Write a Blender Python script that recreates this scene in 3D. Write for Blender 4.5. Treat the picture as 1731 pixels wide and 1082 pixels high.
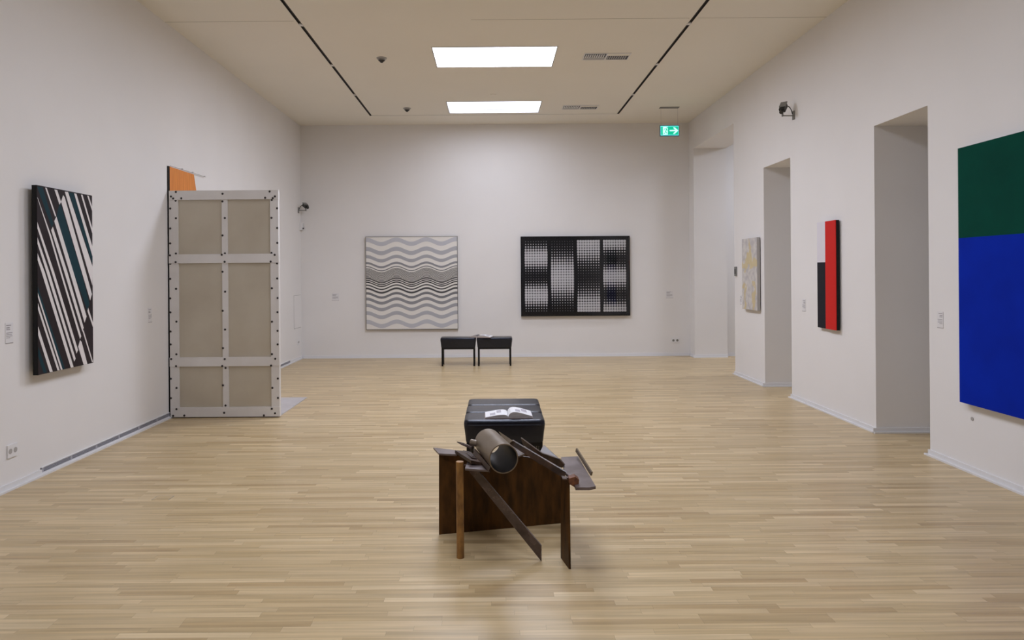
import bpy, bmesh, math, random
from mathutils import Vector, Matrix
random.seed(7)
for o in list(bpy.data.objects): bpy.data.objects.remove(o)
scene = bpy.context.scene
COL = scene.collection

# ------------------------------------------------------------ camera
cam_d = bpy.data.cameras.new('camera'); cam = bpy.data.objects.new('camera', cam_d); COL.objects.link(cam)
cam_d.sensor_width = 36.0; cam_d.sensor_fit = 'HORIZONTAL'
cam_d.lens = 1150.0 / 1731.0 * 36.0
cam_d.shift_x = 0.0195; cam_d.shift_y = -0.0458
cam_d.clip_start = 0.05; cam_d.clip_end = 60
cam.matrix_world = Matrix.Translation((0, 0, 1.5)) @ Matrix.Rotation(math.radians(90), 4, 'X') @ Matrix.Rotation(-0.0076156, 4, 'Z')
scene.camera = cam
# ------------------------------------------------------------ world, exposure
w = bpy.data.worlds.new('world'); scene.world = w; w.use_nodes = True
w.node_tree.nodes['Background'].inputs[0].default_value = (0.8, 0.85, 1, 1)
w.node_tree.nodes['Background'].inputs[1].default_value = 0.02
scene.view_settings.view_transform = 'Standard'; scene.view_settings.look = 'None'
scene.view_settings.gamma = 1.0; scene.view_settings.exposure = 0.0
scene.view_settings.use_curve_mapping = False
LAMP = 2.2           # radiance of the glowing ceiling panels of the hall
LAMP_ANNEX = 1.2
LAMP_W = (97.0, 14.0, 40.0, 42.0, 40.0)   # downward light of each panel in watts, from the nearer visible one
LAMP_W_ANNEX = (5.0, 5.0, 72.0, 4.0)
SPREAD = 180.0
LAMP_COL = (0.90, 0.955, 1.13)
STRIPES_WHITE=[[(0.1309, 0.9953), (0.157, 0.9954), (0.3154, 0.8513), (0.2961, 0.8456)], [(0.2873, 0.9945), (0.3355, 0.9949), (0.403, 0.9316), (0.3738, 0.9153)], [(0.4397, 0.9729), (0.4029, 0.934), (0.7814, 0.5408), (0.9424, 0.3742), (0.9802, 0.4111), (0.8626, 0.5406), (0.4686, 0.9621)], [(0.4707, 0.9935), (0.5299, 0.9953), (1.0, 0.5728), (0.9931, 0.46), (0.9118, 0.5406)], [(0.6424, 0.9942), (0.6866, 0.9941), (1.0, 0.6941), (1.0, 0.6336)], [(0.7728, 0.9948), (0.8056, 0.9956), (1.0, 0.8032), (1.0, 0.7707)], [(0.8983, 0.9954), (0.9303, 0.9961), (1.0, 0.9321), (1.0, 0.9054)], [(0.0, 0.937), (0.0127, 0.9309), (0.2298, 0.7378), (0.4072, 0.5414), (0.7592, 0.1696), (0.735, 0.1535), (0.376, 0.5415), (0.198, 0.7394)], [(0.2259, 0.7696), (0.2557, 0.7901), (0.5095, 0.5413), (0.8092, 0.2165), (0.7812, 0.1946), (0.4509, 0.5414)], [(0.2806, 0.8205), (0.3187, 0.8489), (0.6218, 0.5411), (0.8685, 0.2808), (0.8272, 0.2447), (0.549, 0.5412)], [(0.0, 0.8056), (0.2739, 0.5417), (0.6958, 0.0921), (0.6662, 0.0736), (0.2288, 0.5417), (0.0, 0.7725)], [(0.0, 0.7248), (0.1925, 0.5418), (0.6485, 0.0458), (0.6209, 0.0303), (0.1419, 0.5419), (0.0, 0.6913)], [(0.0, 0.6408), (0.1145, 0.5419), (0.6092, 0.0), (0.5568, 0.0), (0.0618, 0.542), (0.0, 0.6046)], [(0.0, 0.4334), (0.4074, 0.0), (0.3771, 0.0), (0.0, 0.4094)], [(0.0, 0.3788), (0.3541, 0.0), (0.3189, 0.0), (0.0, 0.3449)], [(0.0, 0.2559), (0.2359, 0.0), (0.1866, 0.0004), (0.0, 0.209)], [(0.9011, 0.3319), (1.0, 0.2377), (1.0, 0.208), (0.8864, 0.3121)], [(0.804, 0.2052), (0.991, 0.0056), (0.9705, 0.0039), (0.7869, 0.1972)], [(0.7353, 0.1477), (0.7649, 0.1363), (0.8774, 0.0), (0.8018, 0.0), (0.6987, 0.1121)]]
STRIPES_TEAL=[[(0.0003, 0.9939), (0.0929, 0.9948), (0.2714, 0.8054), (0.2367, 0.7846)], [(0.395, 0.9213), (0.3626, 0.9074), (0.3235, 0.8516), (0.6255, 0.5411), (0.8822, 0.3151), (0.9338, 0.3513), (0.7718, 0.5408)], [(0.5435, 0.9951), (0.6336, 0.9952), (0.9991, 0.6336), (1.0, 0.5895)], [(0.0, 0.4664), (0.4524, 0.0), (0.411, 0.0), (0.0, 0.4344)], [(0.0, 0.1513), (0.1395, 0.0029), (0.0816, 0.0045), (0.0, 0.0985)]]
BOLTS=[(-3.314, 2.378), (-2.824, 2.355), (-2.329, 2.375), (-3.366, 2.33), (-3.343, 2.309), (-3.257, 2.31), (-3.32, 2.287), (-2.829, 2.276), (-2.377, 2.309), (-2.274, 2.323), (-2.297, 2.305), (-2.31, 2.286), (-3.377, 2.205), (-3.318, 2.102), (-2.254, 2.199), (-2.314, 2.099), (-2.805, 2.101), (-3.378, 1.995), (-2.254, 1.991), (-2.831, 1.918), (-3.38, 1.838), (-2.254, 1.835), (-3.321, 1.731), (-3.381, 1.712), (-2.837, 1.714), (-2.807, 1.729), (-2.316, 1.729), (-2.281, 1.709), (-3.322, 1.64), (-2.807, 1.64), (-2.324, 1.639), (-3.381, 1.624), (-2.258, 1.62), (-2.833, 1.536), (-3.383, 1.465), (-2.258, 1.461), (-3.321, 1.36), (-2.316, 1.358), (-2.808, 1.326), (-3.323, 1.36), (-2.315, 1.358), (-3.384, 1.26), (-2.256, 1.255), (-3.384, 1.113), (-2.835, 1.125), (-2.258, 1.107), (-3.321, 1.015), (-2.317, 1.007), (-3.384, 0.912), (-2.811, 0.928), (-2.259, 0.911), (-3.384, 0.776), (-2.835, 0.733), (-2.259, 0.768), (-3.324, 0.672), (-2.32, 0.665), (-3.376, 0.623), (-2.814, 0.619), (-2.283, 0.618), (-3.326, 0.548), (-2.841, 0.546), (-2.328, 0.546), (-2.809, 0.524), (-3.385, 0.415), (-2.26, 0.409), (-3.325, 0.318), (-2.838, 0.342), (-2.318, 0.311), (-3.385, 0.211), (-2.26, 0.205), (-2.812, 0.129), (-3.325, 0.096), (-2.324, 0.092), (-2.29, 0.045), (-3.36, 0.027), (-3.243, 0.029), (-2.824, 0.054), (-2.407, 0.024)]
SCULPT=[('back_plate', 'rust_dark', [(-0.3162, 3.906, 0.0001), (0.4255, 4.0759, -0.0), (0.4278, 4.0764, 0.2869), (0.2843, 4.0435, 0.3786), (0.1957, 4.0232, 0.4269), (0.1254, 4.0071, 0.4457), (-0.168, 3.9399, 0.4519), (-0.3127, 3.9068, 0.4686)], (0, 0.012, 0)), ('side_leg', 'rust_dark', [(0.3597, 3.5783, -0.0004), (0.3872, 3.4398, 0.0006), (0.3857, 3.4477, 0.4588), (0.3619, 3.5675, 0.4291)], (-0.01, 0, 0)), ('diagonal_strut', 'rust_grey', [(-0.1601, 3.669, 0.4665), (-0.1181, 3.6551, 0.4797), (0.2452, 3.5349, 0.0801), (0.2446, 3.5351, 0.0001)], (0.003, 0.012, 0)), ('top_plate', 'sheen_tint_steel', [(-0.3554, 4.0284, 0.47), (-0.203, 3.9568, 0.47), (-0.209, 3.873, 0.47), (-0.3117, 3.895, 0.47)], (0, 0, -0.01)), ('flat_shelf', 'sheen_tint_steel', [(-0.1428, 3.7193, 0.47), (-0.0715, 3.7115, 0.47), (-0.0193, 3.5543, 0.47), (-0.1506, 3.59, 0.47)], (0, 0, -0.01)), ('leaning_plank', 'rust', [(-0.1113, 3.88, 0.5011), (-0.016, 3.52, 0.4952), (-0.0252, 3.5088, 0.4771), (-0.1135, 3.8347, 0.4795)], (0.01, 0.004, -0.004)), ('wedge_plank', 'rust', [(-0.2188, 3.8718, 0.494), (-0.1709, 3.93, 0.475), (-0.0923, 3.7768, 0.475), (-0.064, 3.6493, 0.484), (-0.1208, 3.6446, 0.4985)], (0, 0, -0.018)), ('wedge_plank', 'rust_grey', [(-0.1762, 3.9732, 0.4672), (-0.132, 3.9911, 0.4518), (-0.0908, 3.714, 0.4888), (-0.1194, 3.7009, 0.4991)], (0, 0, -0.006)), ('triangular_plate', 'rust', [(0.2996, 4.05, 0.4753), (0.3844, 3.8492, 0.435), (0.3238, 3.8838, 0.436), (0.2648, 3.9576, 0.4473)], (0.004, 0.01, -0.004)), ('bent_strip', 'rust', [(0.163, 4.06, 0.5162), (0.2732, 3.88, 0.4712), (0.2789, 3.8706, 0.4366), (0.1758, 4.0389, 0.4791)], (0.006, 0.012, 0)), ('bent_strip', 'rust', [(0.2732, 3.88, 0.4712), (0.3645, 3.78, 0.4641), (0.3908, 3.7512, 0.4392), (0.3789, 3.7642, 0.4192), (0.2791, 3.8735, 0.4257)], (0.006, 0.012, 0)), ('right_shelf', 'sheen_tint_steel', [(0.3921, 3.9416, 0.43), (0.4927, 3.9643, 0.43), (0.5105, 3.4027, 0.43), (0.4754, 3.3848, 0.43), (0.4079, 3.3864, 0.43), (0.4079, 3.5634, 0.43), (0.3819, 3.6381, 0.43)], (0, 0, -0.014)), ('torch_cut_block', 'rust_orange', [(0.3773, 3.4, 0.4703), (0.41, 3.425, 0.4714), (0.4329, 3.4426, 0.451), (0.4293, 3.4399, 0.419), (0.4095, 3.4247, 0.4179), (0.3803, 3.4023, 0.44)], (0, 0.05, 0)), ('gusset', 'rust_grey', [(0.115, 4.1275, 0.45), (0.1401, 4.1267, 0.45), (0.1819, 3.9498, 0.45), (0.1456, 3.8997, 0.45), (0.1193, 3.9259, 0.45)], (0, 0, -0.008)), ('leg_cap', 'rust_grey', [(0.3502, 3.5118, 0.452), (0.3875, 3.4905, 0.452), (0.3949, 3.4502, 0.452), (0.351, 3.4612, 0.452)], (0, 0, -0.006)), ('bar_end', 'pipe_steel', [(0.0331, 4.12, 0.5421), (0.1146, 3.98, 0.5186), (0.0938, 3.98, 0.5049), (0.0603, 4.043, 0.5176)], (0.002, 0.006, -0.008))]
BAR=((0.1117, 4.0, 0.5155), (0.3771, 3.52, 0.4647), (0.0976, 4.0, 0.4912), (0.3601, 3.52, 0.4357))
STRIP_EDGE=((0.4801, 3.93, 0.4752), (0.5187, 3.6, 0.4339))
STICK=((-0.2109, 3.95, 0.5216), (-0.1204, 3.85, 0.5123))
CURVE=[(0.1693, 3.9, 0.4464), (0.2156, 3.88, 0.4447), (0.2699, 3.84, 0.4184)]
PIPE=((0.0529, 3.5, 0.5445), (-0.0314, 3.93, 0.5242))
# ------------------------------------------------------------ materials
def mat(name, col, rough=0.6, metal=0.0, spec=0.5, emit=None, estr=0.0):
    m = bpy.data.materials.new(name); m.use_nodes = True
    b = m.node_tree.nodes['Principled BSDF']
    b.inputs['Base Color'].default_value = (*col, 1); b.inputs['Roughness'].default_value = rough
    b.inputs['Metallic'].default_value = metal; b.inputs['Specular IOR Level'].default_value = spec
    if emit:
        b.inputs['Emission Color'].default_value = (*emit, 1); b.inputs['Emission Strength'].default_value = estr
    return m

def noisy(name, c1, c2, scale=8, rough=0.6, metal=0.0, stretch=(1, 1, 1), detail=6, bump=0.0, lo=0.35, hi=0.65, rvar=0.0, spec=0.5):
    m = mat(name, c1, rough, metal, spec); nt = m.node_tree; N = nt.nodes; L = nt.links
    b = N['Principled BSDF']
    tc = N.new('ShaderNodeTexCoord'); mp = N.new('ShaderNodeMapping'); mp.inputs['Scale'].default_value = stretch
    nz = N.new('ShaderNodeTexNoise'); nz.inputs['Scale'].default_value = scale; nz.inputs['Detail'].default_value = detail
    rp = N.new('ShaderNodeValToRGB')
    rp.color_ramp.elements[0].position = lo; rp.color_ramp.elements[0].color = (*c1, 1)
    rp.color_ramp.elements[1].position = hi; rp.color_ramp.elements[1].color = (*c2, 1)
    L.new(tc.outputs['Object'], mp.inputs[0]); L.new(mp.outputs[0], nz.inputs['Vector'])
    L.new(nz.outputs['Fac'], rp.inputs[0]); L.new(rp.outputs[0], b.inputs['Base Color'])
    if rvar:
        mr = N.new('ShaderNodeMapRange'); mr.inputs['To Min'].default_value = rough - rvar; mr.inputs['To Max'].default_value = rough + rvar
        L.new(nz.outputs['Fac'], mr.inputs['Value']); L.new(mr.outputs[0], b.inputs['Roughness'])
    if bump:
        bp = N.new('ShaderNodeBump'); bp.inputs['Strength'].default_value = bump; bp.inputs['Distance'].default_value = 0.003
        L.new(nz.outputs['Fac'], bp.inputs['Height']); L.new(bp.outputs[0], b.inputs['Normal'])
    return m

WALLC = (0.80, 0.775, 0.765)
M = {}
M['wall'] = noisy('wall_paint', (0.82, 0.798, 0.78), (0.80, 0.778, 0.76), 1.3, 0.8, spec=0.2)
M['ceiling'] = noisy('ceiling_paint', (0.86, 0.82, 0.735), (0.845, 0.805, 0.72), 1.0, 0.8, spec=0.2)
M['joint'] = mat('ceiling_joint', (0.30, 0.26, 0.20), 0.8)
M['skirting'] = mat('skirting_white', (0.76, 0.75, 0.75), 0.5)
M['lamp'] = mat('lamp_diffuser', (0.9, 0.9, 0.9), 0.5, emit=LAMP_COL, estr=LAMP)
M['lamp_annex'] = mat('lamp_diffuser_annex', (0.9, 0.9, 0.9), 0.5, emit=LAMP_COL, estr=LAMP_ANNEX)
M['lamp_frame'] = mat('lamp_frame_grey', (0.45, 0.44, 0.43), 0.5)
M['track'] = mat('track_black', (0.03, 0.026, 0.022), 0.5)
M['track_joint'] = mat('track_joint_white', (0.7, 0.68, 0.66), 0.5)
M['white_plastic'] = mat('white_plastic', (0.78, 0.77, 0.77), 0.4)
M['grey_plastic'] = mat('grey_plastic', (0.30, 0.29, 0.28), 0.5)
M['dark_plastic'] = mat('dark_plastic', (0.02, 0.02, 0.02), 0.4)
M['leather'] = noisy('black_leather', (0.005, 0.005, 0.009), (0.008, 0.008, 0.014), 30, 0.30, bump=0.04, spec=0.5)
M['black_wood'] = mat('black_lacquer', (0.006, 0.005, 0.005), 0.4, spec=0.25)
M['paper'] = mat('page_paper', (0.80, 0.79, 0.80), 0.6)
M['paper_edge'] = noisy('page_edges', (0.50, 0.46, 0.44), (0.30, 0.26, 0.25), 60, 0.7, stretch=(0.2, 0.2, 8))
M['print'] = mat('page_print', (0.45, 0.42, 0.46), 0.6)
M['photo_page'] = mat('photo_page', (0.05, 0.05, 0.055), 0.4)
M['cover'] = mat('book_cover', (0.30, 0.22, 0.20), 0.5)
M['rust'] = noisy('rusted_steel', (0.020, 0.010, 0.006), (0.075, 0.038, 0.020), 14, 0.42, 0.25, detail=8, rvar=0.1, bump=0.2)
M['rust_dark'] = noisy('rusted_steel_dark', (0.035, 0.015, 0.003), (0.095, 0.040, 0.008), 9, 0.55, 0.0, spec=0.2, stretch=(2.5, 2.5, 0.7), detail=8, rvar=0.1)
M['rust_grey'] = noisy('mill_scale_steel', (0.06, 0.042, 0.036), (0.13, 0.095, 0.085), 12, 0.27, 0.35, detail=8, rvar=0.05)
M['sheen_tint_steel'] = noisy('sheen_tint_steel', (0.13, 0.10, 0.095), (0.22, 0.18, 0.175), 10, 0.33, 0.3, detail=7, rvar=0.05)  # base colour lightened to stand in for the sheen on upward-facing plates
M['rust_orange'] = noisy('rust_orange', (0.10, 0.032, 0.012), (0.24, 0.085, 0.03), 40, 0.6, 0.0, detail=8)
M['rod_steel'] = noisy('rusted_rod', (0.16, 0.075, 0.02), (0.38, 0.19, 0.05), 30, 0.5, 0.1, stretch=(1, 1, 0.4), detail=8)
M['pipe_steel'] = noisy('pipe_steel', (0.15, 0.112, 0.075), (0.20, 0.155, 0.108), 7, 0.38, 0.25, detail=6, rvar=0.06)
M['pipe_inside'] = noisy('pipe_inside', (0.006, 0.005, 0.005), (0.018, 0.015, 0.015), 8, 0.5, 0.0, spec=0.25)
M['alu'] = noisy('aluminium_frame', (0.70, 0.67, 0.645), (0.76, 0.735, 0.715), 3, 0.5, 0.1, detail=4)
M['galv'] = noisy('grey_pane', (0.49, 0.43, 0.335), (0.57, 0.515, 0.415), 2.2, 0.42, 0.15, detail=5, rvar=0.08, lo=0.3, hi=0.7)
M['bolt'] = mat('bolt_black', (0.02, 0.015, 0.015), 0.45)
M['base_alu'] = noisy('base_aluminium', (0.55, 0.53, 0.54), (0.62, 0.60, 0.61), 4, 0.4, 0.3)
M['orange'] = noisy('orange_board', (0.78, 0.27, 0.045), (0.66, 0.21, 0.03), 6, 0.5, stretch=(1, 6, 0.6))
M['black'] = mat('edge_black', (0.006, 0.006, 0.006), 0.5, spec=0.25)
M['frame_wood'] = mat('frame_grey_wood', (0.16, 0.145, 0.125), 0.5)
M['canvas_cream'] = mat('canvas_cream', (0.78, 0.75, 0.70), 0.7)
M['black_board'] = mat('black_board', (0.006, 0.006, 0.009), 0.5, spec=0.25)
M['dot_white'] = mat('dot_white', (0.82, 0.80, 0.81), 0.45)
M['stripe_ground'] = noisy('stripe_ground', (0.020, 0.014, 0.016), (0.030, 0.022, 0.025), 3, 0.6, spec=0.2)
M['stripe_white'] = mat('stripe_white', (0.78, 0.74, 0.73), 0.6)
M['stripe_teal'] = mat('stripe_teal', (0.006, 0.036, 0.050), 0.6, spec=0.2)
M['red'] = mat('paint_red', (0.62, 0.018, 0.014), 0.6, spec=0.2)
M['relief_white'] = mat('relief_white', (0.74, 0.71, 0.76), 0.5)
M['relief_black'] = mat('relief_black', (0.012, 0.012, 0.018), 0.6, spec=0.2)
M['green'] = noisy('paint_green', (0.001, 0.050, 0.034), (0.001, 0.060, 0.040), 3, 0.8, spec=0.08)
M['blue'] = noisy('paint_blue', (0.001, 0.018, 0.34), (0.001, 0.022, 0.40), 3, 0.8, spec=0.08)
M['canvas_edge'] = mat('canvas_edge', (0.42, 0.40, 0.38), 0.7)
M['label'] = mat('label_card', (0.76, 0.745, 0.745), 0.4)
M['ink'] = mat('label_ink', (0.32, 0.30, 0.31), 0.6)
M['exit_case'] = mat('exit_case', (0.03, 0.10, 0.20), 0.4)
M['exit_green'] = mat('exit_green', (0.0, 0.4, 0.25), 0.5, emit=(0.0, 0.46, 0.26), estr=1.0)
M['exit_white'] = mat('exit_white', (0.8, 0.9, 0.9), 0.5, emit=(0.45, 1.0, 0.95), estr=1.1)
M['exit_edge'] = mat('exit_edge_light', (0.3, 0.8, 0.8), 0.5, emit=(0.10, 0.75, 0.80), estr=0.9)
M['wire'] = mat('wire_steel', (0.4, 0.39, 0.37), 0.4, 0.5)
M['cctv_grey'] = mat('cctv_grey', (0.22, 0.215, 0.20), 0.45)
M['grille'] = mat('grille_grey', (0.40, 0.40, 0.45), 0.45)

M['leather'].node_tree.nodes['Principled BSDF'].inputs['Specular Tint'].default_value = (0.82, 0.87, 1.0, 1)
def parquet():
    m = mat('parquet', (0.5, 0.36, 0.22), 0.42); nt = m.node_tree; N = nt.nodes; L = nt.links
    b = N['Principled BSDF']
    tc = N.new('ShaderNodeTexCoord'); sp = N.new('ShaderNodeSeparateXYZ'); L.new(tc.outputs['Object'], sp.inputs[0])
    def mth(op, a, bb=None):
        n = N.new('ShaderNodeMath'); n.operation = op
        for i, v in enumerate((a, bb)):
            if v is None: continue
            if isinstance(v, (int, float)): n.inputs[i].default_value = v
            else: L.new(v, n.inputs[i])
        return n.outputs[0]
    yr = mth('DIVIDE', sp.outputs['Y'], 0.042); row = mth('FLOOR', yr)
    wn = N.new('ShaderNodeTexWhiteNoise'); wn.noise_dimensions = '1D'; L.new(row, wn.inputs['W'])
    xs = mth('ADD', mth('DIVIDE', sp.outputs['X'], 0.56), mth('MULTIPLY', wn.outputs['Value'], 37.0))
    colr = mth('FLOOR', xs)
    cv = N.new('ShaderNodeCombineXYZ'); L.new(row, cv.inputs[0]); L.new(colr, cv.inputs[1])
    w2 = N.new('ShaderNodeTexWhiteNoise'); w2.noise_dimensions = '3D'; L.new(cv.outputs[0], w2.inputs['Vector'])
    rp = N.new('ShaderNodeValToRGB'); cr = rp.color_ramp
    cr.elements[0].position = 0; cr.elements[0].color = (0.46, 0.325, 0.165, 1)
    cr.elements[1].position = 1; cr.elements[1].color = (0.67, 0.52, 0.305, 1)
    for p, c in ((0.15, (0.51, 0.375, 0.195, 1)), (0.5, (0.56, 0.42, 0.23, 1)), (0.85, (0.60, 0.455, 0.257, 1))):
        e = cr.elements.new(p); e.color = c
    L.new(w2.outputs['Value'], rp.inputs[0])
    # grain along X, shifted per strip
    mp = N.new('ShaderNodeMapping'); mp.inputs['Scale'].default_value = (1.6, 46, 1); L.new(tc.outputs['Object'], mp.inputs[0])
    va = N.new('ShaderNodeVectorMath'); va.operation = 'ADD'; L.new(mp.outputs[0], va.inputs[0])
    vs = N.new('ShaderNodeVectorMath'); vs.operation = 'SCALE'; vs.inputs['Scale'].default_value = 40; L.new(w2.outputs['Color'], vs.inputs[0]); L.new(vs.outputs[0], va.inputs[1])
    nz = N.new('ShaderNodeTexNoise'); nz.inputs['Scale'].default_value = 1.0; nz.inputs['Detail'].default_value = 5; L.new(va.outputs[0], nz.inputs['Vector'])
    mr = N.new('ShaderNodeMapRange'); mr.inputs['From Min'].default_value = 0.3; mr.inputs['From Max'].default_value = 0.7
    mr.inputs['To Min'].default_value = 0.80; mr.inputs['To Max'].default_value = 1.12; L.new(nz.outputs['Fac'], mr.inputs['Value'])
    # seams
    fy = mth('FRACT', yr); fx = mth('FRACT', xs)
    ey = mth('LESS_THAN', mth('MINIMUM', fy, mth('SUBTRACT', 1.0, fy)), 0.018)
    ex = mth('LESS_THAN', mth('MINIMUM', fx, mth('SUBTRACT', 1.0, fx)), 0.0016)
    seam = mth('SUBTRACT', 1.0, mth('MULTIPLY', mth('MAXIMUM', ey, ex), 0.22))
    tot = mth('MULTIPLY', mr.outputs[0], seam)
    mx = N.new('ShaderNodeVectorMath'); mx.operation = 'SCALE'; L.new(rp.outputs[0], mx.inputs[0]); L.new(tot, mx.inputs['Scale'])
    L.new(mx.outputs[0], b.inputs['Base Color'])
    mr2 = N.new('ShaderNodeMapRange'); mr2.inputs['To Min'].default_value = 0.27; mr2.inputs['To Max'].default_value = 0.38
    L.new(nz.outputs['Fac'], mr2.inputs['Value']); L.new(mr2.outputs[0], b.inputs['Roughness'])
    return m
M['parquet'] = parquet()

def pale_painting():
    m = mat('pale_paint', (0.6, 0.58, 0.52), 0.7); nt = m.node_tree; N = nt.nodes; L = nt.links
    b = N['Principled BSDF']
    def mth(op, a, bb=None):
        n = N.new('ShaderNodeMath'); n.operation = op; n.use_clamp = False
        for i, v in enumerate((a, bb)):
            if v is None: continue
            if isinstance(v, (int, float)): n.inputs[i].default_value = v
            else: L.new(v, n.inputs[i])
        return n.outputs[0]
    tc = N.new('ShaderNodeTexCoord')
    nz = N.new('ShaderNodeTexNoise'); nz.inputs['Scale'].default_value = 7; nz.inputs['Detail'].default_value = 6
    L.new(tc.outputs['Object'], nz.inputs['Vector'])
    sp = N.new('ShaderNodeSeparateXYZ'); L.new(tc.outputs['Object'], sp.inputs[0])
    wob = mth('MULTIPLY', mth('SUBTRACT', nz.outputs['Fac'], 0.5), 0.35)
    y = mth('ADD', sp.outputs['Y'], wob)           # across, centre 0
    z = mth('ADD', sp.outputs['Z'], wob)           # up, 0..1
    # spire in the upper half, widening downward; cross bar at its foot; two legs at the bottom
    half = mth('MULTIPLY', mth('SUBTRACT', 1.0, z), 0.22)
    d1 = mth('SUBTRACT', half, mth('ABSOLUTE', y))
    up = mth('GREATER_THAN', z, 0.60)
    spire = mth('MULTIPLY', mth('GREATER_THAN', d1, 0.0), up)
    bar = mth('LESS_THAN', mth('ABSOLUTE', mth('SUBTRACT', z, 0.62)), 0.05)
    leg = mth('MULTIPLY', mth('LESS_THAN', mth('ABSOLUTE', mth('SUBTRACT', mth('ABSOLUTE', y), 0.17)), 0.045), mth('LESS_THAN', z, 0.36))
    mask = mth('MULTIPLY', mth('MAXIMUM', mth('MAXIMUM', spire, bar), leg), 0.75)
    n2 = N.new('ShaderNodeTexNoise'); n2.inputs['Scale'].default_value = 14; L.new(tc.outputs['Object'], n2.inputs['Vector'])
    rp = N.new('ShaderNodeValToRGB'); rp.color_ramp.elements[0].position = 0.35; rp.color_ramp.elements[0].color = (0.50, 0.47, 0.47, 1)
    rp.color_ramp.elements[1].position = 0.65; rp.color_ramp.elements[1].color = (0.64, 0.61, 0.57, 1)
    L.new(n2.outputs['Fac'], rp.inputs[0])
    mx = N.new('ShaderNodeMix'); mx.data_type = 'RGBA'; L.new(mask, mx.inputs[0]); L.new(rp.outputs[0], mx.inputs[6]); mx.inputs[7].default_value = (0.62, 0.50, 0.24, 1)
    L.new(mx.outputs[2], b.inputs['Base Color'])
    return m
M['pale_paint'] = pale_painting()

def glazing():
    m = bpy.data.materials.new('picture_glazing'); m.use_nodes = True; nt = m.node_tree; N = nt.nodes; L = nt.links
    for n in list(N): N.remove(n)
    o = N.new('ShaderNodeOutputMaterial'); mix = N.new('ShaderNodeMixShader'); tr = N.new('ShaderNodeBsdfTransparent'); gl = N.new('ShaderNodeBsdfGlossy')
    gl.inputs['Roughness'].default_value = 0.02; fr = N.new('ShaderNodeFresnel'); fr.inputs['IOR'].default_value = 1.33
    L.new(fr.outputs[0], mix.inputs[0]); L.new(tr.outputs[0], mix.inputs[1]); L.new(gl.outputs[0], mix.inputs[2]); L.new(mix.outputs[0], o.inputs[0])
    return m
M['glazing'] = glazing()

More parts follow.
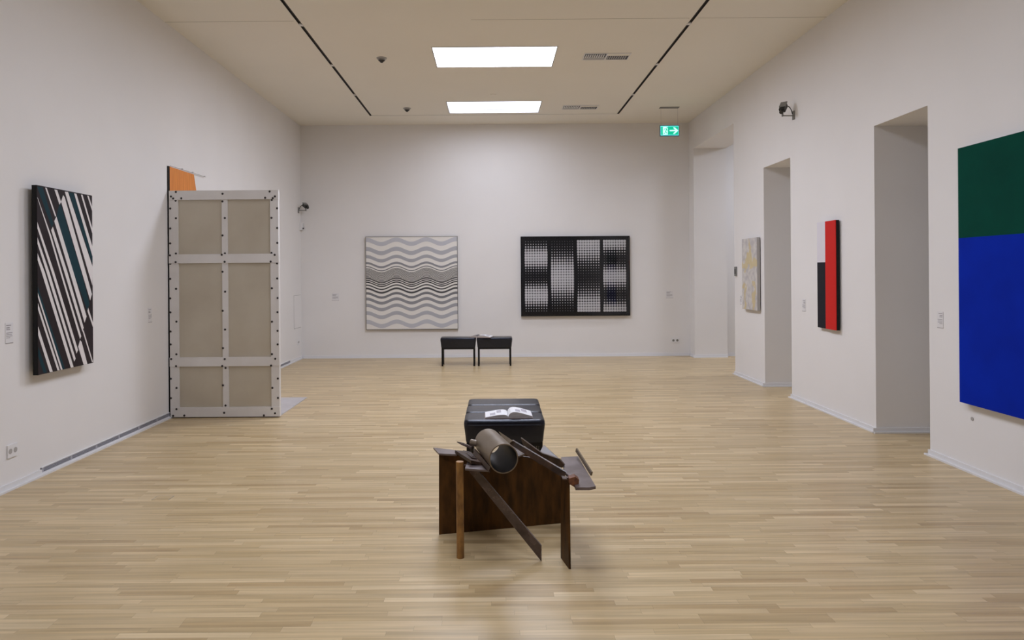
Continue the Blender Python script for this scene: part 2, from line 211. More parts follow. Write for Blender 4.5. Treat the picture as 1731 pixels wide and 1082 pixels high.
# ------------------------------------------------------------ mesh helpers
class MB:
    def __init__(s): s.v = []; s.f = []; s.m = []; s.mats = []
    def mi(s, name):
        if name not in s.mats: s.mats.append(name)
        return s.mats.index(name)
    def face(s, pts, m):
        n = len(s.v); s.v += [tuple(p) for p in pts]; s.f.append(tuple(range(n, n + len(pts)))); s.m.append(s.mi(m))
    def box(s, x0, x1, y0, y1, z0, z1, m):
        n = len(s.v); s.v += [(x, y, z) for z in (z0, z1) for y in (y0, y1) for x in (x0, x1)]
        for q in ((0, 2, 3, 1), (4, 5, 7, 6), (0, 1, 5, 4), (2, 6, 7, 3), (0, 4, 6, 2), (1, 3, 7, 5)):
            s.f.append(tuple(n + i for i in q)); s.m.append(s.mi(m))
    def bar(s, a, b, w, h, m, up=(0, 0, 1)):
        a = Vector(a); b = Vector(b); d = (b - a).normalized(); u = Vector(up); r = d.cross(u).normalized(); u = r.cross(d).normalized()
        n = len(s.v)
        for p in (a, b):
            for i, j in ((-1, -1), (1, -1), (1, 1), (-1, 1)): s.v.append(tuple(p + r * i * w / 2 + u * j * h / 2))
        for q in ((0, 1, 2, 3), (7, 6, 5, 4), (0, 4, 5, 1), (1, 5, 6, 2), (2, 6, 7, 3), (3, 7, 4, 0)):
            s.f.append(tuple(n + i for i in q)); s.m.append(s.mi(m))
    def prism(s, pts, ext, m):
        n = len(s.v); k = len(pts); e = Vector(ext)
        s.v += [tuple(p) for p in pts] + [tuple(Vector(p) + e) for p in pts]
        s.f.append(tuple(range(n, n + k))); s.f.append(tuple(range(n + 2 * k - 1, n + k - 1, -1)))
        for i in range(k):
            j = (i + 1) % k; s.f.append((n + i, n + k + i, n + k + j, n + j))
        s.m += [s.mi(m)] * (k + 2)
    def cyl(s, a, b, r, m, n=24, r2=None, caps=True):
        a = Vector(a); b = Vector(b); d = (b - a).normalized(); t = Vector((0, 0, 1)) if abs(d.z) < .9 else Vector((1, 0, 0))
        u = d.cross(t).normalized(); w = d.cross(u); r2 = r if r2 is None else r2; k = len(s.v)
        for p, rr in ((a, r), (b, r2)):
            for i in range(n):
                g = 2 * math.pi * i / n; s.v.append(tuple(p + u * math.cos(g) * rr + w * math.sin(g) * rr))
        for i in range(n):
            j = (i + 1) % n; s.f.append((k + i, k + j, k + n + j, k + n + i)); s.m.append(s.mi(m))
        if caps:
            s.f.append(tuple(range(k + n - 1, k - 1, -1))); s.f.append(tuple(range(k + n, k + 2 * n))); s.m += [s.mi(m)] * 2
    def tube(s, pts, r, m, n=8):
        pts = [Vector(p) for p in pts]; k = len(s.v)
        for i, p in enumerate(pts):
            d = (pts[min(i + 1, len(pts) - 1)] - pts[max(i - 1, 0)]).normalized()
            t = Vector((0, 0, 1)) if abs(d.z) < .9 else Vector((0, 1, 0)); u = d.cross(t).normalized(); w = d.cross(u)
            for j in range(n):
                g = 2 * math.pi * j / n; s.v.append(tuple(p + u * math.cos(g) * r + w * math.sin(g) * r))
        for i in range(len(pts) - 1):
            for j in range(n):
                q = (j + 1) % n; s.f.append((k + i * n + j, k + i * n + q, k + (i + 1) * n + q, k + (i + 1) * n + j)); s.m.append(s.mi(m))
        s.f.append(tuple(range(k + n - 1, k - 1, -1))); s.f.append(tuple(range(k + (len(pts) - 1) * n, k + len(pts) * n))); s.m += [s.mi(m)] * 2
    def loft(s, loops, m, cap=True):
        k = len(s.v); n = len(loops[0])
        for lp in loops: s.v += [tuple(p) for p in lp]
        for i in range(len(loops) - 1):
            for j in range(n):
                q = (j + 1) % n; s.f.append((k + i * n + j, k + i * n + q, k + (i + 1) * n + q, k + (i + 1) * n + j)); s.m.append(s.mi(m))
        if cap:
            s.f.append(tuple(range(k + n - 1, k - 1, -1))); s.f.append(tuple(range(k + (len(loops) - 1) * n, k + len(loops) * n))); s.m += [s.mi(m)] * 2
    def build(s, name, parent=None, smooth=False, recalc=True, origin=None):
        me = bpy.data.meshes.new(name)
        off = Vector(origin) if origin else Vector((0, 0, 0))
        if parent is not None and origin is None: off = Vector(parent.get('_base', (0, 0, 0)))
        me.from_pydata([tuple(Vector(v) - off) for v in s.v], [], s.f)
        for nm in s.mats: me.materials.append(M[nm])
        for p, i in zip(me.polygons, s.m): p.material_index = i
        if recalc:
            bm = bmesh.new(); bm.from_mesh(me); bmesh.ops.remove_doubles(bm, verts=bm.verts, dist=1e-6) if smooth else None
            bmesh.ops.recalc_face_normals(bm, faces=bm.faces); bm.to_mesh(me); bm.free()
        if smooth:
            for p in me.polygons: p.use_smooth = True
            me.set_sharp_from_angle(angle=math.radians(40))
        o = bpy.data.objects.new(name, me); COL.objects.link(o)
        if parent is not None: o.parent = parent
        elif origin: o.location = origin
        return o

def thing(name, label, cat, loc, group=None):
    o = bpy.data.objects.new(name, None); COL.objects.link(o); o.location = loc; o.empty_display_size = 0.05
    o['_base'] = tuple(loc); o['label'] = label; o['category'] = cat
    if group: o['group'] = group
    return o
def tag(o, label, cat, group=None):
    o['label'] = label; o['category'] = cat
    if group: o['group'] = group
    return o
def struct(o): o['kind'] = 'structure'; return o
def copy_tree(root, loc, label, group=None):
    r = root.copy(); COL.objects.link(r); r.location = loc; r['label'] = label
    if group: r['group'] = group
    for ch in list(root.children):
        c = ch.copy(); COL.objects.link(c); c.parent = r
        for g in list(ch.children):
            d = g.copy(); COL.objects.link(d); d.parent = c
    return r

# ------------------------------------------------------------ room shell
XL, XR, YF, YB, H = -3.41, 3.53, 12.15, -8.0, 4.16
XA, XE = 4.10, 8.2          # outer face of the right wall, far side of the neighbouring room
b = MB(); b.box(XL - .3, XE + .3, YB - .3, YF + .6, -0.2, 0, 'parquet'); struct(b.build('floor'))
b = MB(); b.box(XL - .3, XL, YB, YF, 0, H, 'wall'); struct(b.build('wall_left'))
b = MB(); b.box(XL - .3, XA, YF, YF + .3, 0, H, 'wall'); struct(b.build('wall_far'))
b = MB(); b.box(XL - .3, XE + .3, YB - .3, YB, 0, H, 'wall'); struct(b.build('wall_behind'))
b = MB(); b.box(XA, XE + .3, 12.06, 12.45, 0, H, 'wall'); struct(b.build('wall_annex_far'))
b = MB(); b.box(XE, XE + .3, YB, 12.06, 0, H, 'wall'); struct(b.build('wall_annex_right'))
OPEN = ((5.497, 6.27, 2.828), (8.03, 8.82, 2.838), (9.90, 11.87, 3.652))
b = MB(); y = YB
for y0, y1, zt in OPEN:
    b.box(XR, XA, y, y0, 0, H, 'wall'); b.box(XR, XA, y0, y1, zt, H, 'wall'); y = y1
b.box(XR, XA, y, YF, 0, H, 'wall'); struct(b.build('wall_right'))

# ceiling: one surface with the lamp recesses and the track grooves cut out
LX0, LX1 = -0.682, 0.785
LAMPS = [(8.0, 8.76), (10.54, 11.28), (5.46, 6.21), (2.92, 3.67), (0.38, 1.13)]
TW = 0.018
holes = [(LX0, LX1, a, c) for a, c in LAMPS] + [(-2.015 - TW, -2.015 + TW, -3.0, 11.43), (2.135 - TW, 2.135 + TW, -3.0, 11.43), (-2.015 + TW, 2.135 - TW, 11.42, 11.43)]
AL = [(5.6, 6.6, 2.0, 2.7), (5.6, 6.6, 6.5, 7.2), (5.6, 6.6, 10.3, 11.0), (5.6, 6.6, -2.0, -1.3)]
holes += AL
xs = sorted({XL - .3, XE + .3, *[h[0] for h in holes], *[h[1] for h in holes]}); ys = sorted({YB - .3, YF + .3, *[h[2] for h in holes], *[h[3] for h in holes]})
b = MB()
for i in range(len(xs) - 1):
    for j in range(len(ys) - 1):
        cx, cy = (xs[i] + xs[i + 1]) / 2, (ys[j] + ys[j + 1]) / 2
        if any(h[0] < cx < h[1] and h[2] < cy < h[3] for h in holes): continue
        b.face([(xs[i], ys[j], H), (xs[i], ys[j + 1], H), (xs[i + 1], ys[j + 1], H), (xs[i + 1], ys[j], H)], 'ceiling')
struct(b.build('ceiling', recalc=False))
n = 0
for x0, x1 in ((XL, -2.06), (-0.2, 2.09), (2.18, XR)):
    n += 1; b = MB(); b.box(x0, x1, 7.136, 7.140, H - .0012, H + .001, 'joint'); struct(b.build('trim_%d' % n))

# skirting boards: thin upright board with a projecting foot strip
ZB, ZF, TB, TF = 0.047, 0.013, 0.012, 0.032
def skirt_x(b, x, y0, y1, s):      # along Y, sticking out towards s
    b.box(min(x, x + s * TB), max(x, x + s * TB), y0, y1, 0, ZB, 'skirting'); b.box(min(x, x + s * TF), max(x, x + s * TF), y0, y1, 0, ZF, 'skirting')
def skirt_y(b, y, x0, x1, s):
    b.box(x0, x1, min(y, y + s * TB), max(y, y + s * TB), 0, ZB, 'skirting'); b.box(x0, x1, min(y, y + s * TF), max(y, y + s * TF), 0, ZF, 'skirting')
b = MB(); skirt_x(b, XL, YB, 5.12, 1); skirt_x(b, XL, 11.42, YF, 1); b.box(XL, XL + TB, 5.12, 11.42, 0, 0.024, 'skirting'); b.box(XL, XL + TF, 5.12, 11.42, 0, ZF, 'skirting'); struct(b.build('baseboard_left'))
b = MB(); skirt_y(b, YF, XL, XR, -1); struct(b.build('baseboard_far'))
b = MB(); skirt_y(b, YB, XL, XR, 1); struct(b.build('baseboard_behind'))
b = MB(); y = YB
for y0, y1, zt in OPEN:
    skirt_x(b, XR, y, y0 + (0 if y0 > 0 else 0), -1); skirt_y(b, y1, XR - TF, XA, -1); skirt_y(b, y0, XR - TB, XA, 1); y = y1
    b.box(XR - TF, XR, y0, y0 + TF, 0, ZF, 'skirting')
skirt_x(b, XR, y, YF, -1); struct(b.build('baseboard_right'))
b = MB(); skirt_y(b, 12.06, XA, XE, -1); skirt_x(b, XE, YB, 12.06, -1); struct(b.build('baseboard_annex'))

# ------------------------------------------------------------ ceiling lamps
def lamp(x0, x1, y0, y1, label, m, group, watts, depth=0.055):
    t = thing('ceiling_light', label, 'ceiling light', ((x0 + x1) / 2, (y0 + y1) / 2, H), group)
    b = MB(); w = 0.012; zt = H + depth + .02; zb = H - .004
    b.box(x0 - w, x0 + .001, y0 - w, y1 + w, zb, zt, 'lamp_frame'); b.box(x1 - .001, x1 + w, y0 - w, y1 + w, zb, zt, 'lamp_frame')
    b.box(x0, x1, y0 - w, y0 + .001, zb, zt, 'lamp_frame'); b.box(x0, x1, y1 - .001, y1 + w, zb, zt, 'lamp_frame')
    b.build('frame', t)
    b = MB(); b.box(x0 + .002, x1 - .002, y0 + .002, y1 - .002, H + depth, H + depth + .015, m); b.build('diffuser', t)
    ld = bpy.data.lights.new('panel_lamp', 'AREA'); ld.shape = 'RECTANGLE'; ld.size = x1 - x0 - .02; ld.size_y = y1 - y0 - .02
    ld.spread = math.radians(SPREAD); ld.color = LAMP_COL; ld.energy = watts
    lo = bpy.data.objects.new('lamp_tubes', ld); COL.objects.link(lo); lo.parent = t; lo.location = (0, 0, depth - .006)
    return t
G = 'recessed panel lights down the middle of the hall ceiling'
for (a, c), wt, lb in zip(LAMPS, LAMP_W, ('larger bright rectangular ceiling panel light, the nearer of the two in view', 'smaller bright rectangular ceiling panel light near the far wall',
        'recessed rectangular ceiling panel light just above the frame, first before the nearer visible one', 'recessed rectangular ceiling panel light above the steel sculpture',
        'recessed rectangular ceiling panel light above the viewer')):
    lamp(LX0, LX1, a, c, lb, 'lamp', G, wt)
for i, (x0, x1, y0, y1) in enumerate(AL):
    lamp(x0, x1, y0, y1, ('ceiling panel light of the neighbouring room beside the big blue and green painting', 'ceiling panel light of the neighbouring room behind the narrow doorways',
        'ceiling panel light of the neighbouring room by its far end', 'ceiling panel light of the neighbouring room at its rear end')[i], 'lamp_annex', 'panel lights of the neighbouring room', LAMP_W_ANNEX[i])

# lighting tracks in their grooves
def track(x, label, joints):
    t = thing('lighting_track', label, 'lighting track', (x, 4.2, H), 'black lighting tracks in the ceiling')
    b = MB(); b.box(x - TW, x - TW + .004, -3.0, 11.43, H - .001, H + .03, 'track'); b.box(x + TW - .004, x + TW, -3.0, 11.43, H - .001, H + .03, 'track'); b.box(x - TW, x + TW, -3.0, 11.43, H + .016, H + .03, 'track')
    b.build('channel', t)
    for yj in joints:
        b = MB(); b.box(x - TW - .004, x + TW + .004, yj - .03, yj + .03, H - .004, H + .01, 'track_joint'); b.build('joint_cover', t)
track(-2.015, 'long black lighting track in the ceiling left of the panel lights', (7.25, 8.66, 10.09))
track(2.135, 'long black lighting track in the ceiling right of the panel lights', (7.30, 8.72, 10.20))
b = MB(); b.box(-2.0, 2.12, 11.42, 11.43, H + .004, H + .03, 'joint')
tag(b.build('lighting_track', origin=(0, 11.42, H)), 'thin cross channel joining the two tracks near the far wall', 'lighting track')

# smoke detectors
def detector(x, y, label):
    t = thing('smoke_detector', label, 'smoke detector', (x, y, H), 'dark-tipped smoke detectors on the ceiling')
    b = MB(); b.cyl((x, y, H + .002), (x, y, H - .012), .065, 'lamp_frame', r2=.06); b.build('base', t, smooth=True)
    b = MB(); b.cyl((x, y, H - .012), (x, y, H - .03), .044, 'grey_plastic', r2=.042); b.cyl((x, y, H - .03), (x, y, H - .058), .042, 'dark_plastic', r2=.012); b.build('sensor', t, smooth=True)
detector(-1.34, 8.38, 'small round smoke detector left of the nearer ceiling panel light')
detector(-1.346, 10.93, 'small round smoke detector left of the far ceiling panel light')
b = MB(); b.cyl((0.04, 10.14, H + .001), (0.04, 10.14, H - .006), .045, 'ceiling'); tag(b.build('blanking_plate', origin=(0.04, 10.14, H), smooth=True), 'flat round cap on the ceiling between the two panel lights', 'ceiling cap')

# ventilation outlets
def vent(x0, x1, y0, y1, label):
    xm = (x0 + x1) / 2
    t = thing('air_vent', label, 'air vent', (xm, (y0 + y1) / 2, H), 'slotted air vents in the ceiling')
    ym = (y0 + y1) / 2
    b = MB(); w = .012
    b.box(x0 - w, x1 + w, y0 - w, y0, H - .008, H + .001, 'white_plastic'); b.box(x0 - w, x1 + w, y1, y1 + w, H - .008, H + .001, 'white_plastic')
    b.box(x0 - w, x0, y0, y1, H - .008, H + .001, 'white_plastic'); b.box(x1, x1 + w, y0, y1, H - .008, H + .001, 'white_plastic'); b.box(xm - .01, xm + .01, y0, y1, H - .008, H + .001, 'white_plastic')
    b.build('frame', t)
    b = MB(); b.box(x0, xm - .01, y0, ym + .03, H - .003, H + .001, 'dark_plastic'); b.box(x0, xm - .01, ym + .03, y1, H - .004, H + .001, 'lamp_frame')
    b.box(xm + .01, x1, ym - .02, y1, H - .003, H + .001, 'dark_plastic'); b.box(xm + .01, x1, y0, ym - .02, H - .003, H + .001, 'ceiling'); b.build('backing', t)
    b = MB()
    for i in range(9):
        xa = x0 + .012 + i * (xm - x0 - .03) / 9
        b.box(xa, xa + .014, y0 + .03, ym + .03, H - .009, H - .003, 'white_plastic')
    for i in range(9):
        xa = xm + .018 + i * (xm - x0 - .03) / 9
        b.box(xa, xa + .011, ym - .02, y1 - .005, H - .009, H - .003, 'lamp_frame')
    b.build('louvre', t)
vent(1.155, 1.70, 8.265, 8.495, 'slotted ceiling air vent right of the nearer panel light')
vent(1.165, 1.71, 10.83, 11.06, 'slotted ceiling air vent right of the far panel light')

# ------------------------------------------------------------ exit sign
ex0, ex1, ez0, ez1, ey = 2.735, 3.045, 3.695, 3.87, 11.02
t = thing('exit_sign', 'lit green emergency exit sign with running figure and white arrow, hanging from the ceiling', 'exit sign', ((ex0 + ex1) / 2, ey, ez0))
b = MB(); b.box(ex0, ex1, ey - .05, ey + .05, H - .006, H + .002, 'cctv_grey'); b.build('ceiling_mount', t)
for x in (ex0 + .02, ex1 - .02):
    b = MB(); b.cyl((x, ey, ez1), (x, ey, H), .0012, 'wire', n=6); b.build('wire', t)
b = MB(); b.box(ex0, ex1, ey - .015, ey + .015, ez0, ez1, 'exit_case'); b.build('casing', t)
b = MB(); b.box(ex0 + .008, ex1 - .008, ey - .0165, ey - .015, ez0 + .010, ez1 - .010, 'exit_edge'); b.build('light_border', t)
b = MB(); b.box(ex0 + .016, ex1 - .016, ey - .018, ey - .0165, ez0 + .020, ez1 - .020, 'exit_green'); b.build('sign_face', t)
def sx(u): return ex0 + u * (ex1 - ex0)
def sz(v): return ez0 + v * (ez1 - ez0)
b = MB(); b.box(sx(.15), sx(.40), ey - .0195, ey - .018, sz(.13), sz(.87), 'exit_white'); b.build('doorway_symbol', t)
yy = ey - .0195
def sp(*uv): return [(sx(u), yy, sz(v)) for u, v in uv]
b = MB(); e = (0, -.0012, 0)
b.prism(sp((.27, .38), (.31, .40), (.36, .68), (.32, .72)), e, 'exit_green')
b.prism(sp((.28, .42), (.31, .38), (.26, .24), (.19, .22), (.19, .27), (.24, .30)), e, 'exit_green')
b.prism(sp((.29, .42), (.32, .42), (.36, .32), (.36, .17), (.33, .17), (.33, .30)), e, 'exit_green')
b.prism(sp((.33, .70), (.31, .66), (.25, .64), (.21, .54), (.19, .56), (.235, .69)), e, 'exit_green')
b.prism(sp((.34, .66), (.36, .66), (.37, .56), (.395, .54), (.395, .50), (.35, .52)), e, 'exit_green')
b.cyl((sx(.365), yy, sz(.79)), (sx(.365), yy - .0012, sz(.79)), .009, 'exit_green', n=12)
b.build('running_figure', t)
b = MB(); yy = ey - .018
b.prism(sp((.50, .44), (.80, .44), (.70, .27), (.70, .18), (.78, .22), (.95, .50), (.78, .78), (.70, .82), (.70, .73), (.80, .56), (.50, .56)), (0, -.0015, 0), 'exit_white'); b.build('arrow', t)

# ------------------------------------------------------------ far wall pictures
def lin(v): v /= 255.0; return v / 12.92 if v <= .04045 else ((v + .055) / 1.055) ** 2.4
t = thing('painting', 'square black, grey and cream painting of wavy horizontal bands on the far wall', 'painting', (-1.435, YF, .51))
PX0, PX1, PZ0, PZ1, PY = -2.247, -0.610, 0.508, 2.163, YF - .05
b = MB(); fw = .008
b.box(PX0, PX0 + fw, PY - .004, YF, PZ0, PZ1, 'frame_wood'); b.box(PX1 - fw, PX1, PY - .004, YF, PZ0, PZ1, 'frame_wood')
b.box(PX0 + fw, PX1 - fw, PY - .004, YF, PZ0, PZ0 + fw, 'frame_wood'); b.box(PX0 + fw, PX1 - fw, PY - .004, YF, PZ1 - fw, PZ1, 'frame_wood'); b.build('frame', t)
b = MB(); b.box(PX0 + fw, PX1 - fw, PY, YF - .005, PZ0 + fw, PZ1 - fw, 'canvas_cream')
bands = [(116, 155, 172), (200, 238, 160), (274, 304, 152), (338, 357, 128), (376, 384, 95)]
yy0 = 395.0; step = 5.6
while yy0 < 482: bands.append((yy0, yy0 + step * .5, 28)); yy0 += step; step *= 1.06
bands += [(486, 494, 22), (502, 511, 22), (519, 529, 26), (545, 556, 40), (573, 590, 62), (614, 636, 108), (663, 690, 128), (720, 750, 146), (788, 822, 160), (867, 905, 172)]
for v0, v1, g in bands:
    key = 'wave_grey_%d' % g
    if key not in M: M[key] = mat(key, (lin(g * 1.10), lin(g * 1.10), lin(g * 1.13)), .65)
    NS = 72; W_ = PX1 - PX0 - 2 * fw; H_ = PZ1 - PZ0 - 2 * fw
    for i in range(NS):
        u0, u1 = i / NS, (i + 1) / NS
        def wz(u, v):
            off = 20 * (1 - math.cos(2 * math.pi * (u * 823 - 3) / 271.0))
            return max(0, min(1, 1 - (v + off - 112) / 843.0)) * H_ + PZ0 + fw
        q = [(PX0 + fw + u0 * W_, PY - .001, wz(u0, v1)), (PX0 + fw + u1 * W_, PY - .001, wz(u1, v1)), (PX0 + fw + u1 * W_, PY - .001, wz(u1, v0)), (PX0 + fw + u0 * W_, PY - .001, wz(u0, v0))]
        if q[3][2] - q[0][2] > 1e-4 or q[2][2] - q[1][2] > 1e-4: b.face(q, key)
b.build('canvas', t, recalc=False)

RX0, RX1, RZ0, RZ1 = 0.513, 2.449, 0.727, 2.145
t = thing('dot_relief', 'wide glossy black relief with four columns of white dots on the far wall', 'artwork', ((RX0 + RX1) / 2, YF, RZ0))
RY = YF - .05; k = (RX1 - RX0) / 1103.0
b = MB(); fw = .012
b.box(RX0, RX0 + fw, RY - .02, YF, RZ0, RZ1, 'black'); b.box(RX1 - fw, RX1, RY - .02, YF, RZ0, RZ1, 'black'); b.box(RX0 + fw, RX1 - fw, RY - .02, YF, RZ0, RZ0 + fw, 'black'); b.box(RX0 + fw, RX1 - fw, RY - .02, YF, RZ1 - fw, RZ1, 'black'); b.build('frame', t)
b = MB(); b.box(RX0 + fw, RX1 - fw, RY, YF - .005, RZ0 + fw, RZ1 - fw, 'black_board'); b.build('backboard', t)
kz = (RZ1 - RZ0) / 807.0
for c0, cen, per in ((176, 330, 385), (442, 530, 740), (707, 178, 700), (971, 170, 360)):
    b = MB(); A8 = [math.radians(45 * q) for q in range(8)]; hw, hz = 13.0 * k, 13.5 * kz
    sq = [(1, 0), (1, 1), (0, 1), (-1, 1), (-1, 0), (-1, -1), (0, -1), (1, -1)]
    for r in range(27):
        yv = 170 + 27 * r
        br = .5 + .5 * math.cos(2 * math.pi * (yv - cen) / per); rad = .14 + 1.06 * br ** .85
        for cc in range(9):
            xc = RX0 + (c0 + 26.0 * cc - 125) * k; zc = RZ1 - (yv - 118) * kz
            outer = [(round(xc + hw * a, 6), RY - .002, round(zc + hz * c, 6)) for a, c in sq]
            ring = [(xc + hw * max(-.975, min(.975, rad * math.cos(g))), RY - .002, zc + hz * max(-.975, min(.975, rad * math.sin(g)))) for g in A8]
            mid = [(xc + .8 * hw * min(rad, 1.05) * math.cos(g), RY - .007, zc + .8 * hz * min(rad, 1.05) * math.sin(g)) for g in A8]
            for q in range(8):
                p = (q + 1) % 8
                b.face([outer[q], outer[p], ring[p], ring[q]], 'black_board'); b.face([ring[q], ring[p], mid[p], mid[q]], 'dot_white')
            b.face(mid, 'dot_white')
    o = b.build('dot_column', t, recalc=False)
    bm = bmesh.new(); bm.from_mesh(o.data); bmesh.ops.remove_doubles(bm, verts=bm.verts, dist=2e-5); bmesh.ops.recalc_face_normals(bm, faces=bm.faces)
    if sum(f.normal.y for f in bm.faces) > 0: bmesh.ops.reverse_faces(bm, faces=bm.faces)
    bm.to_mesh(o.data); bm.free()
b = MB(); b.box(RX0 + fw, RX1 - fw, RY - .019, RY - .016, RZ0 + fw, RZ1 - fw, 'glazing'); b.build('glazing', t)

# ------------------------------------------------------------ left wall: striped painting
t = thing('painting', 'tall black, white and teal painting of slanting stripes on the left wall', 'painting', (XL, 5.33, .78))
LY0, LY1, LZ0, LZ1, LXF = 4.985, 5.672, 0.779, 2.170, XL + .08
b = MB(); b.box(XL, XL + .042, 5.25, 5.40, 1.95, 2.0, 'frame_wood'); b.build('hanger', t)
b = MB(); b.box(XL, XL + .042, 5.25, 5.40, .95, 1.0, 'frame_wood'); b.build('hanger', t)
b = MB(); b.box(XL + .042, LXF - .003, LY0 - .002, LY1 + .002, LZ0 - .002, LZ1 + .002, 'black'); b.build('frame', t)
b = MB(); b.box(LXF - .003, LXF, LY0, LY1, LZ0, LZ1, 'stripe_ground')
for i, (polys, mm) in enumerate(((STRIPES_TEAL, 'stripe_teal'), (STRIPES_WHITE, 'stripe_white'))):
    for p in polys:
        b.face([(LXF + .0006 * (i + 1), LY0 + u * (LY1 - LY0), LZ0 + v * (LZ1 - LZ0)) for u, v in p], mm)
o = b.build('canvas', t, recalc=False)
bm = bmesh.new(); bm.from_mesh(o.data); bmesh.ops.triangulate(bm, faces=[f for f in bm.faces if len(f.verts) > 4]); bm.to_mesh(o.data); bm.free()

# ------------------------------------------------------------ right wall pictures
t = thing('painting', 'big painting, green above and blue below, at the right edge of the photo', 'painting', (XR, 4.5, .51))
b = MB(); b.box(XR - .055, XR - .006, 3.62, 5.062, .516, 2.40, 'canvas_edge'); b.build('stretcher', t)
b = MB(); b.box(XR - .058, XR - .055, 3.62, 5.062, 1.733, 2.40, 'green'); b.build('green_field', t)
b = MB(); b.box(XR - .058, XR - .055, 3.62, 5.062, .516, 1.733, 'blue'); b.build('blue_field', t)
t = thing('relief_panel', 'narrow red, black and white relief between the two narrow doorways', 'artwork', (XR, 7.15, .885))
b = MB(); b.box(XR - .044, XR - .014, 6.885, 7.105, .893, 2.012, 'black'); b.build('backing', t)
b = MB(); b.box(XR - .050, XR - .044, 6.887, 7.103, .893, 2.012, 'red'); b.build('red_field', t)
b = MB(); b.box(XR - .040, XR - .012, 7.106, 7.30, 1.588, 2.015, 'relief_white'); b.build('white_field', t)
b = MB(); b.box(XR - .040, XR - .012, 7.106, 7.30, .893, 1.588, 'relief_black'); b.build('black_field', t)
t = thing('painting', 'small tall pale painting with yellowish strokes beside the far opening', 'painting', (XR, 9.3, .98))
b = MB(); b.box(XR - .05, XR - .012, 8.93, 9.46, .98, 1.944, 'canvas_edge'); b.build('stretcher', t)
b = MB(); b.box(XR - .053, XR - .05, 8.93, 9.46, .98, 1.944, 'pale_paint'); b.build('canvas', t, origin=(XR, 9.195, .98)).location = (0, 9.195 - 9.3, 0)

# ------------------------------------------------------------ wall labels, sockets and small fittings
def plate_x(name, x, s, y0, y1, z0, z1, label, cat, rows, group=None, m='label', th=.003):
    t = thing(name, label, cat, (x, (y0 + y1) / 2, z0), group)
    b = MB(); b.box(min(x, x + s * th), max(x, x + s * th), y0, y1, z0, z1, m); b.build('plate', t)
    b = MB(); xa = x + s * th
    for f0, f1, ya, yb in rows:
        b.box(min(xa, xa + s * .0004), max(xa, xa + s * .0004), y0 + ya * (y1 - y0), y0 + yb * (y1 - y0), z0 + f0 * (z1 - z0), z0 + f1 * (z1 - z0), 'ink')
    b.build('text_lines', t); return t
def plate_y(name, y, x0, x1, z0, z1, label, cat, rows, group=None, m='label', th=.003):
    t = thing(name, label, cat, ((x0 + x1) / 2, y, z0), group)
    b = MB(); b.box(x0, x1, y - th, y, z0, z1, m); b.build('plate', t)
    b = MB()
    for f0, f1, xa, xb in rows: b.box(x0 + xa * (x1 - x0), x0 + xb * (x1 - x0), y - th - .0004, y - th, z0 + f0 * (z1 - z0), z0 + f1 * (z1 - z0), 'ink')
    b.build('text_lines', t); return t
ROWS = [(.86, .90, .1, .75), (.74, .79, .1, .55), (.66, .70, .1, .6), (.50, .53, .1, .9), (.42, .45, .1, .85), (.34, .37, .1, .9), (.26, .29, .1, .6), (.0, .03, 0, 1)]
GL = 'printed wall labels beside the artworks'
plate_x('wall_label', XL, 1, 4.76, 4.835, 1.03, 1.175, 'small wall label left of the striped painting', 'label', ROWS, GL)
plate_x('wall_label', XL, 1, 6.735, 6.81, 1.035, 1.18, 'small wall label left of the tall aluminium-framed panel', 'label', ROWS, GL)
plate_x('wall_label', XR, -1, 7.66, 7.745, 1.04, 1.18, 'small wall label left of the red relief', 'label', ROWS, GL)
plate_x('wall_label', XR, -1, 5.325, 5.395, 1.04, 1.17, 'small wall label left of the blue and green painting', 'label', ROWS, GL)
plate_x('wall_label', XR, -1, 9.62, 9.69, 1.03, 1.16, 'faint wall label left of the pale painting', 'label', ROWS, GL)
plate_y('wall_label', YF, -2.865, -2.735, 1.03, 1.16, 'small wall label left of the wavy painting', 'label', ROWS, GL)
plate_y('wall_label', YF, 3.10, 3.23, 1.03, 1.155, 'small wall label right of the dotted relief', 'label', ROWS, GL)

def socket_x(x, s, y0, z0, label, w=.146, h=.085, n=2):
    t = thing('power_socket', label, 'socket', (x, y0 + w / 2, z0), 'double power sockets near the floor')
    b = MB(); b.box(min(x, x + s * .01), max(x, x + s * .01), y0, y0 + w, z0, z0 + h, 'white_plastic'); b.build('plate', t)
    for i in range(n):
        yc = y0 + w * (i + .5) / n; b = MB(); b.cyl((x + s * .0102, yc, z0 + h / 2), (x + s * .006, yc, z0 + h / 2), .019, 'canvas_edge', n=20); b.build('outlet', t, smooth=True)
socket_x(XL, 1, 4.765, .225, 'white double power socket low on the left wall at the frame edge', w=.10, h=.09)
socket_x(XL, 1, 11.88, .27, 'white power socket low on the left wall beside the far corner', w=.10, h=.09)
t = thing('power_socket', 'white double power socket low on the far wall near the right corner', 'socket', (3.263, YF, .235), 'double power sockets near the floor')
b = MB(); b.box(3.19, 3.335, YF - .01, YF, .235, .315, 'white_plastic'); b.build('plate', t)
for xc in (3.228, 3.298):
    b = MB(); b.cyl((xc, YF - .0102, .275), (xc, YF - .006, .275), .021, 'cctv_grey', n=20); b.build('outlet', t, smooth=True)

